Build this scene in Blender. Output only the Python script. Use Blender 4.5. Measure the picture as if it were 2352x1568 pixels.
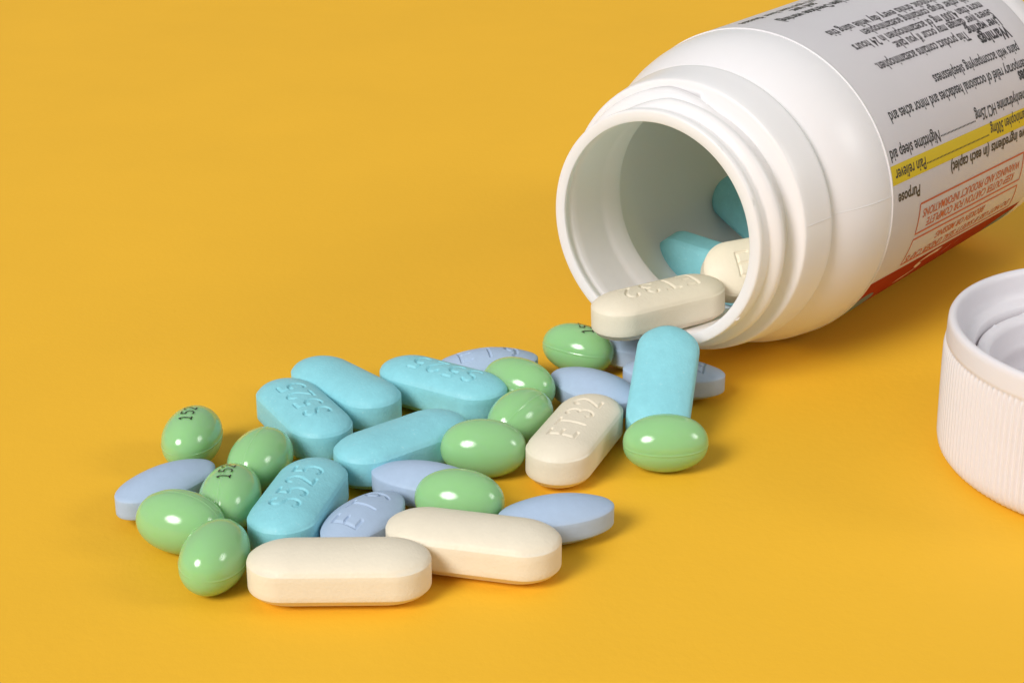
import bpy, bmesh, math, random
import numpy as np
from mathutils import Vector, Euler, Matrix
PI = math.pi
random.seed(4)
scene = bpy.context.scene
for o in list(bpy.data.objects):
    bpy.data.objects.remove(o)
# one Blender unit is one centimetre
scene.unit_settings.system = 'METRIC'
scene.unit_settings.scale_length = 0.01
scene.unit_settings.length_unit = 'CENTIMETERS'

# ------------------------------------------------------------------ camera
PITCH, DIST = 0.3974, 25.317
cam = bpy.data.cameras.new('camera')
camo = bpy.data.objects.new('camera', cam)
scene.collection.objects.link(camo)
camo.location = (0, -DIST * math.cos(PITCH), DIST * math.sin(PITCH))
camo.rotation_euler = (PI / 2 - PITCH, 0, 0)
cam.sensor_width = 36.0
cam.lens = 36.0 * 4210.0 / 2352.0
cam.clip_start, cam.clip_end = 0.5, 2000
cam.dof.use_dof = True
cam.dof.focus_distance = 22.6
cam.dof.aperture_fstop = 60
scene.camera = camo

# ------------------------------------------------------------------ light
world = bpy.data.worlds.new('World')
scene.world = world
world.use_nodes = True
bg = world.node_tree.nodes['Background']
bg.inputs['Color'].default_value = (0.93, 0.96, 1.0, 1)
bg.inputs['Strength'].default_value = 0.35


def umbrella(name, direction, dist, size, power, color):
    """a photo umbrella lamp: a round area light whose emission has the ribs and the dark hub"""
    ld = bpy.data.lights.new(name, 'AREA')
    ld.shape = 'DISK'
    ld.size = size
    ld.energy = power
    ld.color = color
    o = bpy.data.objects.new(name, ld)
    scene.collection.objects.link(o)
    d = Vector(direction).normalized()
    o.location = d * dist + Vector((0, -3.5, 0))
    o.rotation_euler = (-d).to_track_quat('-Z', 'Y').to_euler()
    ld.use_nodes = True
    nt = ld.node_tree
    nd, lk = nt.nodes, nt.links
    em = nd['Emission']
    geo = nd.new('ShaderNodeNewGeometry')
    sep = nd.new('ShaderNodeSeparateXYZ')
    lk.new(geo.outputs['Parametric'], sep.inputs[0])

    def m(op, a, b=None, c=None):
        n = nd.new('ShaderNodeMath')
        n.operation = op
        for i, v in enumerate((a, b, c)):
            if v is None:
                continue
            if isinstance(v, (int, float)):
                n.inputs[i].default_value = v
            else:
                lk.new(v, n.inputs[i])
        return n.outputs[0]
    x = m('SUBTRACT', sep.outputs[0], 0.5)
    y = m('SUBTRACT', sep.outputs[1], 0.5)
    r = m('SQRT', m('ADD', m('MULTIPLY', x, x), m('MULTIPLY', y, y)))
    ang = m('ARCTAN2', y, x)
    spoke = m('ABSOLUTE', m('SINE', m('MULTIPLY', ang, 4)))
    spoke = m('POWER', spoke, 0.35)
    spoke = m('ADD', m('MULTIPLY', spoke, 0.75), 0.25)
    hub = m('GREATER_THAN', r, 0.055)
    fall = m('POWER', m('MAXIMUM', m('SUBTRACT', 1.0, m('MULTIPLY', r, 2.0)), 0.0), 1.1)
    s = m('MULTIPLY', m('MULTIPLY', spoke, m('ADD', m('MULTIPLY', hub, 0.9), 0.1)), m('MULTIPLY', fall, 2.6))
    lk.new(s, em.inputs['Strength'])
    return o


umbrella('lamp_left', (-0.54, -0.64, 0.62), 520, 305, 4120000, (1.0, 0.985, 0.97))
umbrella('lamp_right', (0.85, -0.15, 0.50), 300, 140, 260000, (1.0, 0.985, 0.98))

scene.view_settings.view_transform = 'Standard'
scene.view_settings.look = 'None'
scene.view_settings.exposure = 0.0
scene.view_settings.gamma = 1.0
scene.cycles.max_bounces = 16
scene.cycles.diffuse_bounces = 12

# ------------------------------------------------------------------ materials


def srgb(r, g, b):
    def f(c):
        c /= 255.0
        return c / 12.92 if c <= 0.04045 else ((c + 0.055) / 1.055) ** 2.4
    return (f(r), f(g), f(b), 1)


def material(name, col, rough=0.5, bump=0.0, bscale=60.0, mottle=0.0, mscale=6.0, sss=0.0, srad=(0.1, 0.1, 0.1),
             coat=0.0, croug=0.1, spec=0.5, fine=0.0, speck=0.0, detail=3.0):
    m = bpy.data.materials.new(name)
    m.use_nodes = True
    nt = m.node_tree
    nd, lk = nt.nodes, nt.links
    p = nd['Principled BSDF']
    p.inputs['Base Color'].default_value = col
    p.inputs['Roughness'].default_value = rough
    p.inputs['Specular IOR Level'].default_value = spec
    p.inputs['Coat Weight'].default_value = coat
    p.inputs['Coat Roughness'].default_value = croug
    if sss:
        p.inputs['Subsurface Weight'].default_value = sss
        p.inputs['Subsurface Radius'].default_value = srad
        p.inputs['Subsurface Scale'].default_value = 1.0
    tc = nd.new('ShaderNodeTexCoord')
    oi = nd.new('ShaderNodeObjectInfo')
    off = nd.new('ShaderNodeVectorMath')
    off.operation = 'ADD'
    mul = nd.new('ShaderNodeMath')
    mul.operation = 'MULTIPLY'
    mul.inputs[1].default_value = 37.0
    lk.new(oi.outputs['Random'], mul.inputs[0])
    lk.new(tc.outputs['Object'], off.inputs[0])
    lk.new(mul.outputs[0], off.inputs[1])
    vec = off.outputs[0]
    if mottle:
        nz = nd.new('ShaderNodeTexNoise')
        nz.inputs['Scale'].default_value = mscale
        nz.inputs['Detail'].default_value = 5
        nz.inputs['Roughness'].default_value = 0.65
        lk.new(vec, nz.inputs['Vector'])
        rp = nd.new('ShaderNodeMapRange')
        rp.inputs[1].default_value = 0.3
        rp.inputs[2].default_value = 0.7
        rp.inputs[3].default_value = 1 - mottle
        rp.inputs[4].default_value = 1 + mottle
        lk.new(nz.outputs[0], rp.inputs[0])
        hs = nd.new('ShaderNodeHueSaturation')
        hs.inputs['Color'].default_value = col
        lk.new(rp.outputs[0], hs.inputs['Value'])
        out = hs.outputs[0]
        if speck:
            n2 = nd.new('ShaderNodeTexNoise')
            n2.inputs['Scale'].default_value = 28
            n2.inputs['Detail'].default_value = 2
            lk.new(vec, n2.inputs['Vector'])
            r2 = nd.new('ShaderNodeMapRange')
            r2.inputs[1].default_value = 0.66
            r2.inputs[2].default_value = 0.74
            r2.inputs[3].default_value = 0
            r2.inputs[4].default_value = speck
            lk.new(n2.outputs[0], r2.inputs[0])
            mx = nd.new('ShaderNodeMixRGB')
            mx.inputs[2].default_value = (0.85, 0.88, 0.86, 1)
            lk.new(r2.outputs[0], mx.inputs[0])
            lk.new(out, mx.inputs[1])
            out = mx.outputs[0]
        lk.new(out, p.inputs['Base Color'])
    if bump:
        nb = nd.new('ShaderNodeTexNoise')
        nb.inputs['Scale'].default_value = bscale
        nb.inputs['Detail'].default_value = detail
        nb.inputs['Roughness'].default_value = 0.6
        lk.new(vec, nb.inputs['Vector'])
        bp = nd.new('ShaderNodeBump')
        bp.inputs['Strength'].default_value = 1.0
        bp.inputs['Distance'].default_value = bump
        lk.new(nb.outputs[0], bp.inputs['Height'])
        lk.new(bp.outputs[0], p.inputs['Normal'])
    return m


M = {}
M['sheet'] = material('yellow_paper', (0.85, 0.466, 0.028, 1), rough=0.62, bump=0.004, bscale=9, mottle=0.02, mscale=0.25, spec=0.2)
M['turq'] = material('turquoise_coating', (0.25, 0.60, 0.665, 1), rough=0.5, bump=0.006, bscale=26, mottle=0.05, mscale=7, speck=0.12, spec=0.4, detail=4)
M['cream'] = material('cream_coating', (0.77, 0.69, 0.54, 1), rough=0.5, bump=0.005, bscale=26, mottle=0.02, spec=0.4, detail=4)
M['lav'] = material('lavender_coating', (0.39, 0.495, 0.645, 1), rough=0.55, bump=0.002, bscale=30, mottle=0.03, mscale=9, spec=0.35)
M['gel'] = material('green_gelatin', (0.29, 0.54, 0.245, 1), rough=0.12, bump=0.0006, bscale=5, mottle=0.02, mscale=2, sss=0.75,
                    srad=(0.22, 0.34, 0.14), coat=0.0, croug=0.03, spec=0.6)
M['ink'] = material('black_ink', (0.025, 0.02, 0.015, 1), rough=0.4)
M['plastic'] = material('white_bottle_plastic', (0.985, 0.905, 0.94, 1), rough=0.30, bump=0.0012, bscale=8, mottle=0.008, mscale=1.0, spec=0.45,
                        sss=0.12, srad=(0.12, 0.11, 0.10))
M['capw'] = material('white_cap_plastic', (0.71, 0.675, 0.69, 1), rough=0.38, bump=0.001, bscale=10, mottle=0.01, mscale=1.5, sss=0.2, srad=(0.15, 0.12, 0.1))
M['label'] = material('label_paper', (0.87, 0.735, 0.81, 1), rough=0.42, mottle=0.01, mscale=2, bump=0.0008, bscale=3)
M['text'] = material('label_black_print', (0.035, 0.03, 0.03, 1), rough=0.45)
M['redtext'] = material('label_red_print', (0.52, 0.09, 0.05, 1), rough=0.45)
M['yellowp'] = material('label_yellow_print', (0.66, 0.50, 0.01, 1), rough=0.42, mottle=0.01)
M['redp'] = material('label_red_panel', (0.30, 0.012, 0.004, 1), rough=0.6, spec=0.15, mottle=0.03)
M['tealp'] = material('label_teal_print', (0.06, 0.17, 0.27, 1), rough=0.4, mottle=0.03)
M['whitep'] = material('label_white_print', (0.7, 0.6, 0.55, 1), rough=0.4)



def translucent(m, fac, col):
    nt = m.node_tree
    out = nt.nodes['Material Output']
    p = nt.nodes['Principled BSDF']
    tr = nt.nodes.new('ShaderNodeBsdfTranslucent')
    tr.inputs['Color'].default_value = col
    mx = nt.nodes.new('ShaderNodeMixShader')
    mx.inputs[0].default_value = fac
    nt.links.new(p.outputs[0], mx.inputs[1])
    nt.links.new(tr.outputs[0], mx.inputs[2])
    nt.links.new(mx.outputs[0], out.inputs['Surface'])


translucent(M['label'], 0.38, (0.70, 0.92, 0.78, 1))
translucent(M['plastic'], 0.27, (0.80, 1.0, 0.86, 1))
# ------------------------------------------------------------------ helpers
ROOT = scene.collection


def mesh_obj(name, verts, faces, mat, parent=None, smooth=True, loc=None, rot=None):
    me = bpy.data.meshes.new(name)
    me.from_pydata([tuple(map(float, v)) for v in verts], [], [tuple(f) for f in faces])
    me.update()
    if smooth:
        me.polygons.foreach_set('use_smooth', [True] * len(me.polygons))
    me.materials.append(mat)
    o = bpy.data.objects.new(name, me)
    ROOT.objects.link(o)
    if parent:
        o.parent = parent
    if loc is not None:
        o.location = loc
    if rot is not None:
        o.rotation_euler = rot
    return o


def tag(o, label, cat, group=None):
    o['label'] = label
    o['category'] = cat
    if group:
        o['group'] = group
    return o


def rings_to_faces(nr, nt, closed=True):
    F = []
    for i in range(nr - 1):
        for j in range(nt if closed else nt - 1):
            k = (j + 1) % nt
            F.append((i * nt + j, i * nt + k, (i + 1) * nt + k, (i + 1) * nt + j))
    return F


# ---- stroke lettering pressed into the tablets (unit cell: x 0..0.62, y 0..1)
def arc(cx, cy, rx, ry, a0, a1, n=9):
    return [(cx + rx * math.cos(math.radians(a0 + (a1 - a0) * i / n)), cy + ry * math.sin(math.radians(a0 + (a1 - a0) * i / n))) for i in range(n + 1)]


GL = {
    'S': [arc(.31, .76, .27, .24, 35, 250) + arc(.31, .25, .29, .25, 70, -145)],
    '5': [[(.56, 1), (.12, 1), (.08, .58)] + arc(.26, .32, .30, .31, 118, -130)],
    '2': [arc(.3, .72, .27, .27, 165, -35) + [(.05, .02), (.58, .02)]],
    '3': [arc(.27, .75, .25, .24, 150, -80) + arc(.27, .27, .29, .27, 80, -150)],
    'E': [[(.56, 1), (.06, 1), (.06, 0), (.56, 0)], [(.06, .52), (.5, .52)]],
    'T': [[(0, 1), (.62, 1)], [(.31, 1), (.31, 0)]],
    '9': [arc(.3, .7, .27, .28, 0, 360, 16), arc(.16, .62, .41, .6, 5, -70)],
    '1': [[(.12, .78), (.33, 1), (.33, 0)], [(.12, 0), (.54, 0)]],
}


def strokes(text, height, adv, wid=1.0, xoff=0.0, direction=1):
    """segments of the text centred on the origin, in the tablet's plan"""
    W = adv * (len(text) - 1) + 0.62 * height * wid
    seg = []
    for i, ch in enumerate(text):
        for pl in GL[ch]:
            P = [((x * height * wid + i * adv - W / 2), (y - 0.5) * height) for x, y in pl]
            P = [(direction * (x) + xoff, direction * y) for x, y in P]
            seg += [(P[k], P[k + 1]) for k in range(len(P) - 1)]
    return np.array(seg)


def seg_dist(pts, segs):
    d = np.full(len(pts), 1e9)
    for (a, b) in segs:
        ab = b - a
        t = np.clip(((pts - a) @ ab) / max(ab @ ab, 1e-12), 0, 1)
        d = np.minimum(d, np.hypot(*(pts - (a + t[:, None] * ab)).T))
    return d


def pill_mesh(kind, a, b, h, d, text=None, tp=None, direction=1):
    """tablet centred on the origin: plan outline stadium or ellipse, flat band h high, domes d high"""
    fine = text is not None
    N = 420 if fine else 120
    Mr = 42 if fine else 14
    if kind == 'oval':
        t = np.linspace(0, 2 * PI, N, endpoint=False)
        out = np.stack([a * np.cos(t), b * np.sin(t)], 1)
        med = np.stack([(a - b) * np.cos(t) * 0.55, 0 * t], 1)
        expo = 1.0
    else:
        L = a - b
        per = 4 * L + 2 * PI * b
        out, med = [], []
        for i in range(N):
            s = per * i / N
            if s < PI * b:
                an = s / b - PI / 2
                out.append((L + b * math.cos(an), b * math.sin(an))); med.append((L, 0))
            elif s < PI * b + 2 * L:
                x = L - (s - PI * b)
                out.append((x, b)); med.append((x, 0))
            elif s < 2 * PI * b + 2 * L:
                an = (s - PI * b - 2 * L) / b + PI / 2
                out.append((-L + b * math.cos(an), b * math.sin(an))); med.append((-L, 0))
            else:
                x = -L + (s - 2 * PI * b - 2 * L)
                out.append((x, -b)); med.append((x, 0))
        out, med = np.array(out), np.array(med)
        expo = 0.66
    f = 0.014
    V = []
    ks = np.linspace(0.0, 1.0, Mr) ** 0.9
    k0 = 1 - f / b
    cone = 0.3  # plan spread of the dome towards the ends
    for k in ks:
        kk = k * k0
        P = med + (out - med) * kk
        rr = kk / 1.0
        if kind == 'oval':
            rr = np.minimum(1, np.hypot(P[:, 0] / a, P[:, 1] / b))
            z = h / 2 + d * (1 - rr ** 2) ** expo
        else:
            ex = np.clip((np.abs(P[:, 0]) - (a - b) * 0.86) / (b + (a - b) * 0.14), 0, 1)
            ry = np.abs(P[:, 1]) / b
            rr = np.minimum(1, np.sqrt(ry ** 2 + ex ** 2 * (1 - 0 * ry)))
            z = h / 2 + d * (1 - rr ** 2) ** expo
        if fine:
            dd = seg_dist(P, text)
            wdt = tp[0]
            g = 1 - np.clip((dd - wdt * 0.45) / (wdt * 0.6), 0, 1)
            g = g * g * (3 - 2 * g)
            z = z - tp[1] * g
            # slight raised lip round the stroke
            z = z + tp[1] * 0.05 * np.exp(-((dd - wdt * 1.25) / (wdt * 0.35)) ** 2)
        V.append(np.column_stack([P, np.broadcast_to(z, (N,))]))
    zt = h / 2
    for q in (0.35, 0.7, 1.0):
        an = q * PI / 2
        P = med + (out - med) * (1 - f / b * (1 - math.sin(an)))
        V.append(np.column_stack([P, np.full(N, zt - f * (1 - math.cos(an)) * 0.9)]))
    nb = 4
    for i in range(1, nb):
        V.append(np.column_stack([out, np.full(N, zt - f + (-h + 2 * f) * i / nb)]))
    V.append(np.column_stack([out, np.full(N, -zt + f)]))
    for q in (0.5, 0.0):
        an = q * PI / 2
        P = med + (out - med) * (1 - f / b * (1 - math.sin(an)))
        V.append(np.column_stack([P, np.full(N, -zt + f * (1 - math.cos(an)))]))
    for k in np.linspace(1, 0, 10)[1:]:
        P = med + (out - med) * k * k0
        if kind == 'oval':
            rr = np.minimum(1, np.hypot(P[:, 0] / a, P[:, 1] / b))
        else:
            ex = np.clip((np.abs(P[:, 0]) - (a - b) * 0.86) / (b + (a - b) * 0.14), 0, 1)
            rr = np.minimum(1, np.sqrt((P[:, 1] / b) ** 2 + ex ** 2))
        V.append(np.column_stack([P, -h / 2 - d * (1 - rr ** 2) ** expo]))
    nr = len(V)
    F = rings_to_faces(nr, N)
    return np.vstack(V), [tuple(reversed(q)) for q in F]


def finish_mesh(o):
    """weld the medial line, keep normals outward"""
    bm = bmesh.new()
    bm.from_mesh(o.data)
    bmesh.ops.remove_doubles(bm, verts=bm.verts, dist=1e-4)
    bmesh.ops.recalc_face_normals(bm, faces=bm.faces)
    bm.to_mesh(o.data)
    bm.free()
    for p in o.data.polygons:
        p.use_smooth = True
    o.data.update()


Bw, Hc, Dc = 0.388, 0.301, 0.152
CA, TA = 0.95, 0.889
LA, LB, HL, DL = 0.657, 0.345, 0.226, 0.146
ZC = Hc / 2 + Dc
ZL = HL / 2 + DL

META = {}


def kinds():
    s5 = strokes('S525', 0.32, 0.262, 0.84, -0.04, 1)
    e32 = strokes('ET32', 0.32, 0.292, 0.92, 0.0, 1)
    e9 = strokes('ET9', 0.29, 0.31, 0.9, 0.0, 1)
    tp = (0.0215, 0.022)
    D = {
        'turq_text': ('caplet', TA, Bw, Hc, Dc, s5, tp, 'turq'),
        'turq': ('caplet', TA, Bw, Hc, Dc, None, None, 'turq'),
        'cream_text': ('caplet', CA, Bw, Hc, Dc, e32, tp, 'cream'),
        'cream': ('caplet', CA, Bw, Hc, Dc, None, None, 'cream'),
        'lav_text': ('oval', LA, LB, HL, DL, e9, tp, 'lav'),
        'lav': ('oval', LA, LB, HL, DL, None, None, 'lav'),
    }
    return D


PROTO = {}
NAMES = {'turq': 'turquoise_caplet', 'cream': 'cream_caplet', 'lav': 'lavender_tablet'}


def place_pill(kind, loc, yaw, pitch, roll, label, group, flip=False, scale=None):
    D = kinds()[kind] if kind not in PROTO else None
    base = kind.split('_')[0]
    if D:
        V, F = pill_mesh(D[0], D[1], D[2], D[3], D[4], D[5], D[6])
        o = mesh_obj(NAMES[base], V, F, M[D[7]])
        finish_mesh(o)
        PROTO[kind] = o
    else:
        o = PROTO[kind].copy()
        ROOT.objects.link(o)
    if flip:
        yaw, pitch, roll = yaw + 180, -pitch, -roll
    o.location = loc
    o.rotation_euler = (math.radians(roll), math.radians(pitch), math.radians(yaw))
    if scale:
        o.scale = scale
    tag(o, label, 'softgel' if base == 'gel' else ('caplet' if base in ('turq', 'cream') else 'tablet'), group)
    return o


# ------------------------------------------------------------------ the table
def build_sheet():
    # yellow backdrop paper: flat where things lie, far edge gently curling up
    V, F = [], []
    xs = np.linspace(-34, 38, 37)
    ys = np.concatenate([np.linspace(-24, 30, 37), np.linspace(31, 52, 22)])
    for y in ys:
        for x in xs:
            z = 0.0 if y < 30 else (y - 30) ** 2 * 0.016
            V.append((x, y, z))
    nx = len(xs)
    for j in range(len(ys) - 1):
        for i in range(nx - 1):
            F.append((j * nx + i, j * nx + i + 1, (j + 1) * nx + i + 1, (j + 1) * nx + i))
    o = mesh_obj('table', V, F, M['sheet'])
    o['kind'] = 'structure'
    return o


build_sheet()

# ------------------------------------------------------------------ tablets
GT, GC, GL_, GG = 'turquoise caplets spilled on the table', 'cream caplets from the bottle', 'lavender oval tablets spilled on the table', 'green softgels spilled on the table'
place_pill('turq', (-2.085, -2.398, ZC), -48.4, 0, 0, 'smooth turquoise caplet farthest back on the left, between the two stamped S525 ones', GT)
place_pill('turq_text', (-2.528, -3.167, ZC), -61.1, 0, 0, 'turquoise caplet stamped S525 at the left of the turquoise cluster, touching the green softgel', GT, flip=True)
place_pill('turq_text', (-0.869, -2.271, ZC), -31.9, 0, 0, 'turquoise caplet stamped S525 at the back beside two green softgels and a stamped lavender tablet', GT, flip=True)
place_pill('turq', (-1.295, -3.957, ZC), 39.9, 0, 0, 'smooth turquoise caplet in the middle of the pile, slanting up to the right', GT)
place_pill('turq_text', (-2.344, -5.441, ZC), 77.1, 0, 0, 'turquoise caplet stamped S525 behind the frontmost cream caplet', GT)
place_pill('turq', (1.85, -2.819, 0.568), 79.0, -25.6, 5.0, 'smooth turquoise caplet propped up on end in front of the bottle mouth', GT)
place_pill('turq', (2.84, 1.15, 0.64), -42.0, 2.0, 100, 'turquoise caplet lying on its edge just inside the bottle neck', GT)
place_pill('turq', (3.66, 2.35, 1.0), -58.0, 16.0, 48, 'turquoise caplet deep inside the bottle, half hidden by the rim', GT)

place_pill('cream', (-1.779, -6.832, ZC), 1.0, 0, 0, 'smooth cream caplet lying frontmost of all the pills', GC)
place_pill('cream', (-0.411, -6.282, ZC), -13.8, 0, 0, 'smooth cream caplet lying just behind the frontmost one, in front of a green softgel', GC)
place_pill('cream_text', (0.752, -3.725, ZC), 68.4, 0, 0, 'cream caplet stamped ET32 lying on the table in front of the propped turquoise caplet', GC)
place_pill('cream_text', (1.897, -1.30, 1.03), 28.0, -1.7, -1.1, 'cream caplet stamped ET32 upside down, sticking out over the bottle rim', GC, flip=True)
place_pill('cream_text', (3.465, -0.354, 1.256), 11.1, -6.5, 49.1, 'cream caplet with its letter E showing, inside the bottle neck', GC)

place_pill('lav', (-3.901, -4.917, ZL), 48.0, 0, 0, 'smooth lavender oval tablet at the far left end of the pile', GL_)
place_pill('lav', (-0.969, -4.827, ZL), -18.8, 0, 0, 'smooth lavender oval tablet partly behind a green softgel, below the middle turquoise caplet', GL_)
place_pill('lav_text', (-1.612, -5.763, ZL), 61.6, 0, 0, 'lavender oval tablet stamped ET9 between the front turquoise caplet and the cream one', GL_)
place_pill('lav', (0.483, -5.628, ZL), 16.0, 0, 0, 'smooth lavender oval tablet at the front right beside the second cream caplet', GL_)
place_pill('lav_text', (-0.306, -1.517, ZL), 13.0, 0, 0, 'lavender oval tablet stamped ET9 at the very back of the pile', GL_)
place_pill('lav', (1.038, -2.307, 0.271), -41.8, 0.4, 6.0, 'smooth lavender oval tablet behind the stamped cream caplet, left of the propped turquoise caplet', GL_)
place_pill('lav_text', (2.073, -1.85, ZL), -12.0, 0, 0, 'stamped lavender oval tablet sticking out to the right behind the propped turquoise caplet', GL_, flip=True)
place_pill('lav_text', (1.75, -0.98, ZL), -16.0, 0, 0, 'stamped lavender oval tablet mostly hidden under the cream caplet at the bottle mouth', GL_, flip=True)

# ------------------------------------------------------------------ softgels
GA, GB = 0.505, 0.346


def gel_mesh():
    nu, nf = 64, 112
    t = np.linspace(0, PI, nu)
    ph = []
    for half in (0, PI):
        q = np.linspace(-1, 1, nf // 2, endpoint=False)
        ph += list(half + PI / 2 * np.sign(q) * np.abs(q) ** 2.0)
    ph = np.array(sorted(p % (2 * PI) for p in ph))
    V = []
    for u in t:
        x = GA * math.cos(u)
        r = GB * math.sin(u) ** 0.88 if 0 < u < PI else 0
        dist = np.minimum(np.abs(np.sin(ph)), 1) * max(r, 0.01)
        near = np.exp(-(dist / 0.011) ** 2)
        dip = np.exp(-(dist / 0.05) ** 2)
        rr = r * (1 + 0.0 * near) + 0.007 * near * min(1, r / 0.1) - 0.006 * dip * min(1, r / 0.1)
        V.append(np.column_stack([np.full(len(ph), x), rr * np.cos(ph), rr * np.sin(ph)]))
    n = len(ph)
    F = rings_to_faces(nu, n)
    return np.vstack(V), F


def text_2d(s, cap=1.0, xs=1.0, bold=0.0, shear=0.0):
    """filled letters of the built-in font as flat triangles; x from 0, cap height = cap"""
    cu = bpy.data.curves.new('tmp', 'FONT')
    cu.body = s
    cu.size = 1.0
    cu.offset = bold
    cu.shear = shear
    cu.resolution_u = 3
    ob = bpy.data.objects.new('tmp', cu)
    ROOT.objects.link(ob)
    dg = bpy.context.evaluated_depsgraph_get()
    me = bpy.data.meshes.new_from_object(ob.evaluated_get(dg))
    V = np.array([v.co[:2] for v in me.vertices])
    F = [tuple(p.vertices) for p in me.polygons]
    bpy.data.meshes.remove(me)
    bpy.data.objects.remove(ob)
    bpy.data.curves.remove(cu)
    V[:, 0] -= V[:, 0].min()
    V *= cap / 0.71
    V[:, 0] *= xs
    return V, F


def ribbon(P, w):
    P = np.array(P, float)
    V, F = [], []
    for i in range(len(P)):
        a = P[max(0, i - 1)]
        c = P[min(len(P) - 1, i + 1)]
        d = (c - a) / max(1e-9, np.hypot(*(c - a)))
        n = np.array([-d[1], d[0]]) * w / 2
        V += [P[i] + n, P[i] - n]
    for i in range(len(P) - 1):
        F.append((2 * i, 2 * i + 1, 2 * i + 3, 2 * i + 2))
    return V, F


def resample(P, step):
    P = np.array(P, float)
    out = [P[0]]
    for a, b in zip(P[:-1], P[1:]):
        n = max(1, int(np.hypot(*(b - a)) / step))
        out += [a + (b - a) * i / n for i in range(1, n + 1)]
    return out


gel_proto = None


def place_gel(loc, yaw, roll, label, pitch=0, sc=(1, 1, 1), num=None):
    """num = (dx, dy, heading) of the printed number seen from above, world axes"""
    global gel_proto
    if gel_proto is None:
        V, F = gel_mesh()
        o = mesh_obj('green_softgel', V, F, M['gel'])
        finish_mesh(o)
        gel_proto = o
    else:
        o = gel_proto.copy()
        ROOT.objects.link(o)
    o.location = loc
    o.rotation_euler = (math.radians(roll), math.radians(pitch), math.radians(yaw))
    o.scale = sc
    tag(o, label, 'softgel', GG)
    if num:
        dx, dy, hd = num
        hd = math.radians(hd)
        Rm = o.rotation_euler.to_matrix()
        RI = Rm.inverted()
        h = 0.148
        VV, FF = [], []
        x0 = 0.0
        for ch in '152':
            for pl in GL[ch]:
                P = [(x * h * 0.95 + x0, (y - 0.5) * h) for x, y in pl]
                v, f = ribbon(resample(P, 0.015), 0.017)
                k = len(VV)
                VV += v
                FF += [tuple(i + k for i in q) for q in f]
            x0 += h * 0.80
        A = np.array([GA * sc[0], GB * sc[1], GB * sc[2]])
        out = []
        for p in VV:
            wx = dx + p[0] * math.cos(hd) - p[1] * math.sin(hd)
            wy = dy + p[0] * math.sin(hd) + p[1] * math.cos(hd)
            # vertical ray onto the ellipsoid, in the softgel's frame
            o3 = np.array(RI @ Vector((wx, wy, 0)))
            d3 = np.array(RI @ Vector((0, 0, 1)))
            a_, b_, c_ = ((d3 / A) ** 2).sum(), 2 * (o3 * d3 / A ** 2).sum(), ((o3 / A) ** 2).sum() - 1
            disc = max(0.0, b_ * b_ - 4 * a_ * c_)
            q3 = o3 + d3 * (-b_ + math.sqrt(disc)) / (2 * a_)
            n3 = q3 / A ** 2
            n3 /= np.linalg.norm(n3)
            q = (q3 + n3 * 0.009) / np.array(sc)
            out.append(q)
        t = mesh_obj('printed_number', out, FF, M['ink'], parent=o, smooth=False)
    return o


place_gel((-3.789, -3.76, GB), 83, 0, 'green softgel printed 15 standing alone at the back left, behind the lavender tablet', num=(-0.04, -0.20, 84))
place_gel((-2.906, -4.342, GB), 73, 88, 'green softgel without print at the left, touching the stamped turquoise caplet behind it', sc=(1, 1, 1))
place_gel((-3.124, -5.299, GB), 84.6, 82, 'green softgel printed 15 surrounded by other green softgels and a lavender tablet', num=(-0.04, -0.17, 84), sc=(1, 1, 0.98))
place_gel((-3.579, -5.849, GB), -21.8, -95, 'large looking green softgel at the left front, lying in front of the lavender tablet', sc=(1, 1, 1.04))
place_gel((-3.096, -6.614, GB), 77.6, 8, 'green softgel at the very front left, beside the frontmost cream caplet', sc=(1, 1, 1.04))
place_gel((-0.58, -5.343, GB), -14, -120, 'green softgel directly behind the second cream caplet', sc=(1, 1, 1))
place_gel((-0.336, -4.051, GB), -4.2, 66, 'green softgel with a seam along its top, left of the cream caplet stamped ET32')
place_gel((0.101, -3.22, GB), 58, -60, 'small looking green softgel wedged between the seamed softgel and the cream caplet stamped ET32')
place_gel((0.083, -2.246, GB), -36.5, -14, 'green softgel at the back between the stamped turquoise caplet and a lavender tablet')
place_gel((0.871, -1.07, GB), -34.2, -12, 'green softgel printed 15 farthest back, under the end of the cream caplet at the bottle', sc=(1, 1, 0.95), num=(0.12, -0.19, 100))
place_gel((1.808, -3.908, GB), 2.3, 2, 'green softgel at the right, in front of the propped turquoise caplet')

# ------------------------------------------------------------------ bottle
BX, BY, BYAW, RB = 1.787, -1.472, 0.909, 2.133
SEND = 8.35
bottle = bpy.data.objects.new('pill_bottle', None)
ROOT.objects.link(bottle)
bottle.empty_display_size = 0.5
bottle.location = (BX, BY, 0)
bottle.rotation_euler = (0, 0, BYAW)
tag(bottle, 'open white plastic pill bottle lying on its side with pills spilling from its mouth', 'bottle')


def cyl(s, th, r):
    """local bottle frame: x along the axis, angle th (degrees) 0 = right hand side, 90 = top"""
    t = math.radians(th)
    return (s, -r * math.cos(t), RB + r * math.sin(t))


def thread(s, th):
    # one raised helical thread, unrolled: u degrees travelled clockwise from its start at 112
    add = np.zeros_like(th)
    for turn in (0, 1):
        u = (112 - th) % 360 + 360 * turn
        sc = 0.25 + 0.36 * (u / 360.0)
        amp = np.clip(u / 22, 0, 1) * np.clip((400 - u) / 26, 0, 1)
        r = 0.112 + 0.045 * u / 400
        x = (s - sc) / np.where(s < sc, 0.13, 0.075)
        prof = np.where(x < 0, np.clip(1 - (x * x) ** 1.3, 0, 1), np.clip(1 - (x * x) ** 2.2, 0, 1))
        add = np.maximum(add, amp * r * prof)
    return add


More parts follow.
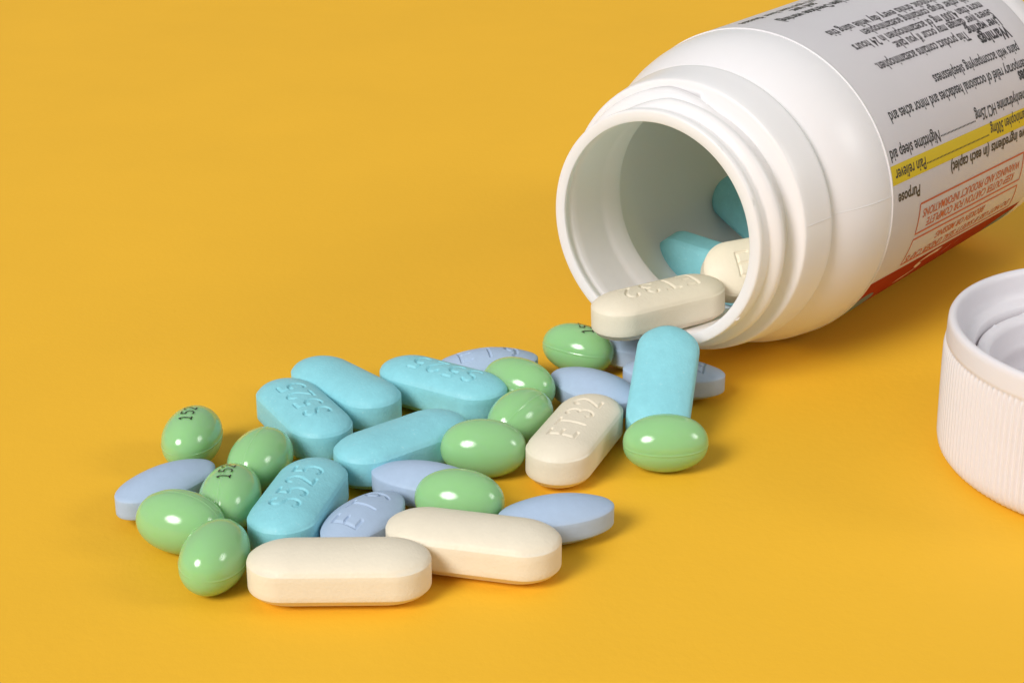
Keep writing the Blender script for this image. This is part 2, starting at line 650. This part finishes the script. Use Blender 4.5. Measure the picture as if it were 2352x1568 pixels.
def build_bottle():
    NT = 320
    th = np.linspace(0, 360, NT, endpoint=False)
    prof = [(0.0, 1.405), (0.0, 1.52), (0.004, 1.538), (0.016, 1.549), (0.06, 1.552), (0.09, 1.553), (0.10, 1.548), (0.112, 1.545)]
    prof += [(s, 1.545) for s in np.arange(0.125, 0.655, 0.011)]
    prof += [(0.658, 1.56), (0.661, 1.62), (0.664, 1.73), (0.668, 1.775), (0.68, 1.793), (0.70, 1.80), (0.76, 1.812), (0.95, 1.84), (1.14, 1.862), (1.18, 1.868), (1.205, 1.866), (1.215, 1.855),
             (1.220, 1.82), (1.225, 1.75), (1.245, 1.725), (1.27, 1.742), (1.30, 1.785), (1.36, 1.838), (1.45, 1.90), (1.56, 1.962), (1.7, 2.023), (1.85, 2.07), (2.0, 2.102), (2.15, 2.122), (2.3, 2.13),
             (2.34, 2.128), (2.5, 2.128), (4, 2.128), (7.4, 2.128), (7.46, 2.13), (7.55, 2.15), (7.7, 2.152), (7.9, 2.14), (8.1, 2.08), (8.22, 2.0), (8.3, 1.88), (8.34, 1.7), (8.35, 1.5), (8.30, 1.2), (8.25, 0.7), (8.25, 0.02)]
    inner = [(8.1, 0.02), (8.1, 1.2), (8.08, 1.6), (7.95, 1.85), (7.7, 1.98), (7.2, 2.01), (5, 2.01), (2.6, 2.01), (2.3, 2.0), (2.05, 1.97), (1.8, 1.90), (1.62, 1.80), (1.50, 1.68), (1.42, 1.56), (1.36, 1.47), (1.31, 1.425),
             (1.26, 1.41), (1.15, 1.405), (1.0, 1.405), (0.92, 1.41), (0.88, 1.418), (0.82, 1.418), (0.6, 1.405), (0.3, 1.40), (0.2, 1.40), (0.17, 1.412), (0.15, 1.424), (0.12, 1.424), (0.09, 1.412), (0.05, 1.40), (0.005, 1.399)]
    V = []
    for s, r in prof:
        rr = np.full(NT, r)
        ss = np.full(NT, s)
        if 0.11 < s < 0.66:
            rr = rr + thread(s, th)
        V.append(np.column_stack([ss, -rr * np.cos(np.radians(th)), RB + rr * np.sin(np.radians(th))]))
    for s, r in inner:
        V.append(np.column_stack([np.full(NT, s), -r * np.cos(np.radians(th)), RB + r * np.sin(np.radians(th))]))
    n = len(V)
    F = rings_to_faces(n, NT)
    F += [((n - 1) * NT + j, (n - 1) * NT + (j + 1) % NT, (j + 1) % NT, j) for j in range(NT)]
    o = mesh_obj('bottle_body', np.vstack(V), F, M['plastic'], parent=bottle)
    bm = bmesh.new()
    bm.from_mesh(o.data)
    bmesh.ops.recalc_face_normals(bm, faces=bm.faces)
    bm.to_mesh(o.data)
    bm.free()
    for p in o.data.polygons:
        p.use_smooth = True
    # moulding line down the side of neck and shoulder
    rad = {0.13: 1.572, 0.2: 1.575, 0.27: 1.6, 0.33: 1.66, 0.37: 1.665, 0.43: 1.62, 0.5: 1.575, 0.64: 1.574}
    path = [(s, r) for s, r in prof if 0.69 < s < 2.33]
    V2, F2 = [], []
    for s, r in path:
        w = 0.35
        V2 += [cyl(s, 7.6 - w, r - 0.002), cyl(s, 7.6, r + 0.006), cyl(s, 7.6 + w, r - 0.002)]
    for i in range(len(path) - 1):
        for k in (0, 1):
            F2.append((3 * i + k + 3, 3 * i + k + 4, 3 * i + k + 1, 3 * i + k))
    mesh_obj('moulding_line', V2, F2, M['plastic'], parent=bottle)
    return o


build_bottle()
RLAB = RB + 0.010
S0, S1 = 2.318, 7.44
# the label: a paper sleeve with a real edge
NTL = 240
lv = []
for s, r in ((S0 + 0.01, RB - 0.004), (S0, RLAB - 0.006), (S0 + 0.002, RLAB - 0.001), (S0 + 0.02, RLAB), (3, RLAB), (4, RLAB), (5, RLAB), (6, RLAB), (7, RLAB), (S1 - 0.02, RLAB), (S1, RLAB - 0.003), (S1 - 0.01, RB - 0.004)):
    for j in range(NTL):
        lift = 0
        lv.append(cyl(s, 360 * j / NTL, r))
lab = mesh_obj('paper_label', lv, rings_to_faces(12, NTL), M['label'], parent=bottle)
ev = []
for s_, r_ in ((S0 - 0.012, RB - 0.003), (S0 - 0.014, RLAB), (S0 + 0.0, RLAB + 0.004), (S0 + 0.016, RLAB + 0.003), (S0 + 0.018, RB)):
    for j in range(NTL):
        ev.append(cyl(s_, 360 * j / NTL, r_))
mesh_obj('label_edge', ev, rings_to_faces(5, NTL), M['plastic'], parent=lab)
RP = RLAB + 0.0035


def skew(s, s_ref=3.0):
    return -0.75 * (s - s_ref)


def on_label(V2, F, mat, name, r=RP, smooth=False):
    """V2 are (s, theta) pairs"""
    return mesh_obj(name, [cyl(s, t, r) for s, t in V2], F, mat, parent=lab, smooth=smooth)


def printed(text, s_end, theta, cap=0.162, width=None, bold=0.0, mat=None, name='printed_text', per=0.0705, shear=0):
    bold = max(bold * 1.3, 0.016)
    V, F = text_2d(text, cap, 1.0, bold / (cap / 0.71) if False else bold, shear)
    w = V[:, 0].max()
    width = width or per * len(text)
    k = width / w
    out = []
    for x, y in V:
        s = s_end + (w - x) * k
        th = theta + skew(s, s_end) - math.degrees((y - cap * 0.42) / RP)
        out.append((s, th))
    keep = set(i for i, (s, t) in enumerate(out) if s < S1 - 0.03)
    F = [f for f in F if all(i in keep for i in f)]
    return on_label(out, F, mat or M['text'], name)


def dots(s0, s1, theta):
    V, F = [], []
    s = s0
    while s < s1:
        k = len(V)
        th = theta + skew(s, s0)
        V += [(s - 0.011, th - 0.3), (s + 0.011, th - 0.3), (s + 0.011, th + 0.3), (s - 0.011, th + 0.3)]
        F.append((k, k + 1, k + 2, k + 3))
        s += 0.041
    on_label(V, F, M['text'], 'dotted_leader')


def patch(s0, s1, t0, t1, mat, name, r, n=24, m=14, skw=True):
    V, F = [], []
    for i in range(n + 1):
        s = s0 + (s1 - s0) * i / n
        a, b_ = (t0(s), t1(s))
        for j in range(m + 1):
            V.append((s, a + (b_ - a) * j / m))
    for i in range(n):
        for j in range(m):
            k = i * (m + 1) + j
            F.append((k, k + 1, k + m + 2, k + m + 1))
    return on_label(V, F, mat, name, r=r, smooth=True)


patch(S0 + 0.006, S1 - 0.06, lambda s: 10.9 + skew(s, 2.3), lambda s: 17.7 + skew(s, 2.3), M['yellowp'], 'yellow_highlight', RLAB + 0.0018)
red_top = lambda s: -27.3 - 1.25 * (s - 2.3)
patch(S0 + 0.004, S1 - 0.02, lambda s: -150.0, red_top, M['redp'], 'red_panel', RLAB + 0.0018, n=24, m=60)
def disc(sc, tc, rs, rt, mat, name):
    V = [(sc, tc)]
    F = []
    for ring in (1, 2, 3, 4):
        for k in range(36):
            a = 2 * PI * k / 36
            V.append((max(S0 + 0.006, min(S1 - 0.03, sc + rs * ring / 4 * math.cos(a))), tc + rt * ring / 4 * math.sin(a)))
    for k in range(36):
        F.append((0, 1 + k, 1 + (k + 1) % 36))
    for ring in range(3):
        for k in range(36):
            a, b_ = 1 + ring * 36 + k, 1 + ring * 36 + (k + 1) % 36
            F.append((a, a + 36, b_ + 36, b_))
    on_label(V, F, mat, name, r=RP, smooth=True)


disc(2.58, -41.5, 0.36, 6.0, M['tealp'], 'teal_circle')
disc(7.3, -44.0, 0.6, 6.0, M['tealp'], 'teal_circle')
# white script letters at the top of the red panel


def script(points, w):
    V, F = [], []
    for i, (s, t) in enumerate(points):
        V += [(s - w / 2, t - 0.9), (s + w / 2, t + 0.9)]
    for i in range(len(points) - 1):
        F.append((2 * i, 2 * i + 1, 2 * i + 3, 2 * i + 2))
    on_label(V, F, M['whitep'], 'white_lettering', r=RP)
script([(4.62, -32.6), (4.40, -32.2), (4.15, -32.5), (3.98, -33.6), (4.0, -35.0), (4.12, -36.4), (4.1, -38.0), (3.9, -39.4), (3.6, -40.0)], 0.10)
script([(5.05, -35.0), (4.95, -36.5), (4.85, -38.5)], 0.09)
script([(5.35, -34.4), (5.28, -35.6)], 0.09)

printed('DO NOT USE IF SAFETY SEAL UNDER CAP IS', 3.20, -24.0, cap=0.125, width=3.45, mat=M['redtext'], bold=0.012)
printed('BROKEN OR MISSING', 3.95, -19.4, cap=0.125, width=1.6, mat=M['redtext'], bold=0.012)
printed('KEEP OUTER CARTON FOR COMPLETE', 3.42, -9.6, cap=0.125, width=2.85, mat=M['redtext'], bold=0.012)
printed('WARNINGS AND PRODUCT INFORMATIONS', 3.24, -5.0, cap=0.125, width=3.15, mat=M['redtext'], bold=0.012)


def frame(pts, w=0.03):
    P = resample([(s, math.radians(t) * RP) for s, t in pts + [pts[0]]], 0.08)
    V, F = ribbon(P, w)
    on_label([(a, math.degrees(b / RP)) for a, b in V], F, M['redtext'], 'red_frame')


frame([(3.12, -0.8), (3.14, -12.7), (6.58, -15.6), (6.46, -3.2)])
frame([(3.14, -15.0), (3.12, -25.9), (6.86, -31.0), (6.60, -18.4)])
printed('Purpose', 2.46, 5.4, cap=0.155, width=0.62, bold=0.02)
printed('Active ingredients (in each caplet)', 4.0, 6.6, cap=0.155, width=2.75, bold=0.02)
printed('Pain reliever', 2.43, 14.0, width=0.86)
dots(3.33, 5.25, 12.7)
printed('Acetaminophen 500mg', 5.29, 12.6, width=1.45)
printed('Nighttime sleep aid', 2.40, 21.0, width=1.40)
dots(3.84, 4.88, 19.4)
printed('Diphenhydramine HCl 25mg', 4.907, 20.2, width=1.85)
printed('Uses', 6.51, 26.3, cap=0.19, width=0.40, bold=0.025)
printed('temporary relief of occasional headaches and minor aches and', 2.72, 33.2, width=4.15)
printed('pains with accompanying sleeplessness', 4.22, 38.8, width=2.66)
printed('Warnings', 5.98, 45.3, cap=0.20, width=0.92, bold=0.025)
printed('This product contains acetaminophen.', 3.17, 51.2, width=2.62)
printed('Liver warning:', 5.84, 50.6, width=1.02, bold=0.022)
printed('Severe liver damage may occur if you take:', 3.96, 56.4, width=2.90)
printed('more than 4,000 mg of acetaminophen in 24 hours', 3.12, 61.7, width=3.70)
printed('with other drugs containing acetaminophen', 3.66, 66.6, width=3.10)
printed('3 or more alcoholic drinks every day while using this', 3.04, 72.0, width=3.75)
printed('product (see Overdose warning)', 2.92, 90.0, width=2.2, bold=0.02)
printed('and use:', 3.6, 95.5, width=0.6, bold=0.02)
printed('Ask a doctor before use if you have liver disease', 2.6, 101.0, width=3.6)

# a curl of mould flash and a few nicks left on the rim
def flash(th0, pts, w=0.012):
    V, F = [], []
    for a, s_, r_ in pts:
        c0 = cyl(s_, th0 + a, r_)
        for k in range(5):
            q = 2 * PI * k / 5
            V.append((c0[0] + w * math.cos(q), c0[1] + w * 0.4 * math.sin(q), c0[2] + w * math.sin(q)))
    n = len(pts)
    for i in range(n - 1):
        for k in range(5):
            F.append((i * 5 + k, i * 5 + (k + 1) % 5, (i + 1) * 5 + (k + 1) % 5, (i + 1) * 5 + k))
    mesh_obj('mould_flash', V, F, M['plastic'], parent=bottle)


flash(-74, [(0, 0.0, 1.548), (2, 0.015, 1.56), (3.5, 0.04, 1.578), (5, 0.03, 1.592), (6.2, 0.06, 1.588), (7, 0.09, 1.575)])
flash(-36, [(0, 0.015, 1.549), (1.2, 0.02, 1.563), (2.4, 0.03, 1.557)], 0.009)
flash(24, [(0, 0.012, 1.549), (1.6, 0.02, 1.560), (3.0, 0.012, 1.552)], 0.010)
flash(52, [(0, 0.012, 1.548), (2.4, 0.018, 1.557), (4.0, 0.012, 1.550)], 0.008)

# ------------------------------------------------------------------ cap
cap = bpy.data.objects.new('bottle_cap', None)
ROOT.objects.link(cap)
cap.location = (7.29, -3.754, 0)
tag(cap, 'white ribbed plastic screw cap lying open side up to the right of the spilled pills', 'cap')
CR, CH = 2.193, 1.748


def lathe(name, prof, nt, mat, parent, radial=None, closed=False, smooth=True):
    V = []
    th = np.linspace(0, 2 * PI, nt, endpoint=False)
    for i, (r, z) in enumerate(prof):
        rr = np.full(nt, float(r))
        if radial is not None:
            rr = rr + radial(i, r, z, th)
        V.append(np.column_stack([rr * np.cos(th), rr * np.sin(th), np.full(nt, float(z))]))
    F = rings_to_faces(len(prof), nt)
    if closed:
        n = len(prof)
        F += [((n - 1) * nt + j, (n - 1) * nt + (j + 1) % nt, (j + 1) % nt, j) for j in range(nt)]
    o = mesh_obj(name, np.vstack(V), F, mat, parent=parent, smooth=smooth)
    bm = bmesh.new()
    bm.from_mesh(o.data)
    bmesh.ops.recalc_face_normals(bm, faces=bm.faces)
    bm.to_mesh(o.data)
    bm.free()
    if smooth:
        for p in o.data.polygons:
            p.use_smooth = True
    return o


NR = 168
zb = CH - 0.30
outer = [(0.02, 0.03), (1.7, 0.03), (1.9, 0.0), (2.03, 0.02), (2.11, 0.075), (2.152, 0.15), (2.17, 0.24), (2.175, 0.4), (2.182, 0.7), (2.188, 1.05), (2.19, zb - 0.10), (2.188, zb - 0.02), (2.19, zb + 0.004),
         (2.198, zb + 0.02), (2.196, zb + 0.05), (2.193, CH - 0.09), (2.188, CH - 0.045), (2.17, CH - 0.012), (2.14, CH), (2.11, CH - 0.005), (2.085, CH - 0.025), (2.065, CH - 0.08), (2.03, CH - 0.2), (2.00, CH - 0.30),
         (1.95, CH - 0.345), (1.88, CH - 0.36), (1.86, CH - 0.38), (1.85, CH - 0.45), (1.84, CH - 1.0), (1.82, CH - 1.35), (1.78, CH - 1.4), (1.4, CH - 1.42), (0.02, CH - 1.42)]


def ribs(i, r, z, th):
    if 4 <= i <= 11:
        k = {4: 0.5, 11: 0.6}.get(i, 1.0)
        w = np.cos(th * NR)
        return k * 0.029 * (np.clip(w, -0.6, 1))
    if i == 12:
        return np.full_like(th, -0.004)
    return 0


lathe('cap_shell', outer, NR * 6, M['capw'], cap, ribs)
# the inner threaded cap: a ring with a raised bead and small lugs
inner = [(1.83, 0.30), (1.83, CH - 0.50), (1.825, CH - 0.46), (1.80, CH - 0.445), (1.72, CH - 0.45), (1.68, CH - 0.47), (1.66, CH - 0.52), (1.655, CH - 0.70), (1.63, CH - 0.75), (1.62, CH - 0.80), (1.625, CH - 0.86), (1.65, CH - 0.92),
         (1.65, CH - 1.05), (1.64, CH - 1.2), (1.64, 0.40), (1.5, 0.36), (0.02, 0.36)]
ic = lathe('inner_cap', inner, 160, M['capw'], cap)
for k in range(18):
    a = 2 * PI * k / 18 + 0.1
    c, s_ = math.cos(a), math.sin(a)
    V, F = [], []
    w, r0, r1 = 0.17, 1.70, 1.82
    z0, z1 = CH - 0.48, CH - 0.43
    for (r, t, z) in ((r0, -w, z0), (r1, -w, z0), (r1, w * 0.2, z0), (r0, w, z0), (r0 + .02, -w, z1 - 0.02), (r1 - .02, -w, z1), (r1 - .02, w * 0.2, z1 - 0.03), (r0 + .02, w, z1 - 0.04)):
        V.append((r * c - t * s_, r * s_ + t * c, z))
    F = [(0, 3, 2, 1), (4, 5, 6, 7), (0, 1, 5, 4), (1, 2, 6, 5), (2, 3, 7, 6), (3, 0, 4, 7)]
    mesh_obj('ratchet_lug', V, F, M['capw'], parent=cap, smooth=False)
lathe('foam_liner', [(0.02, 0.40), (1.45, 0.40), (1.5, 0.395), (1.5, 0.37)], 96, M['capw'], cap)
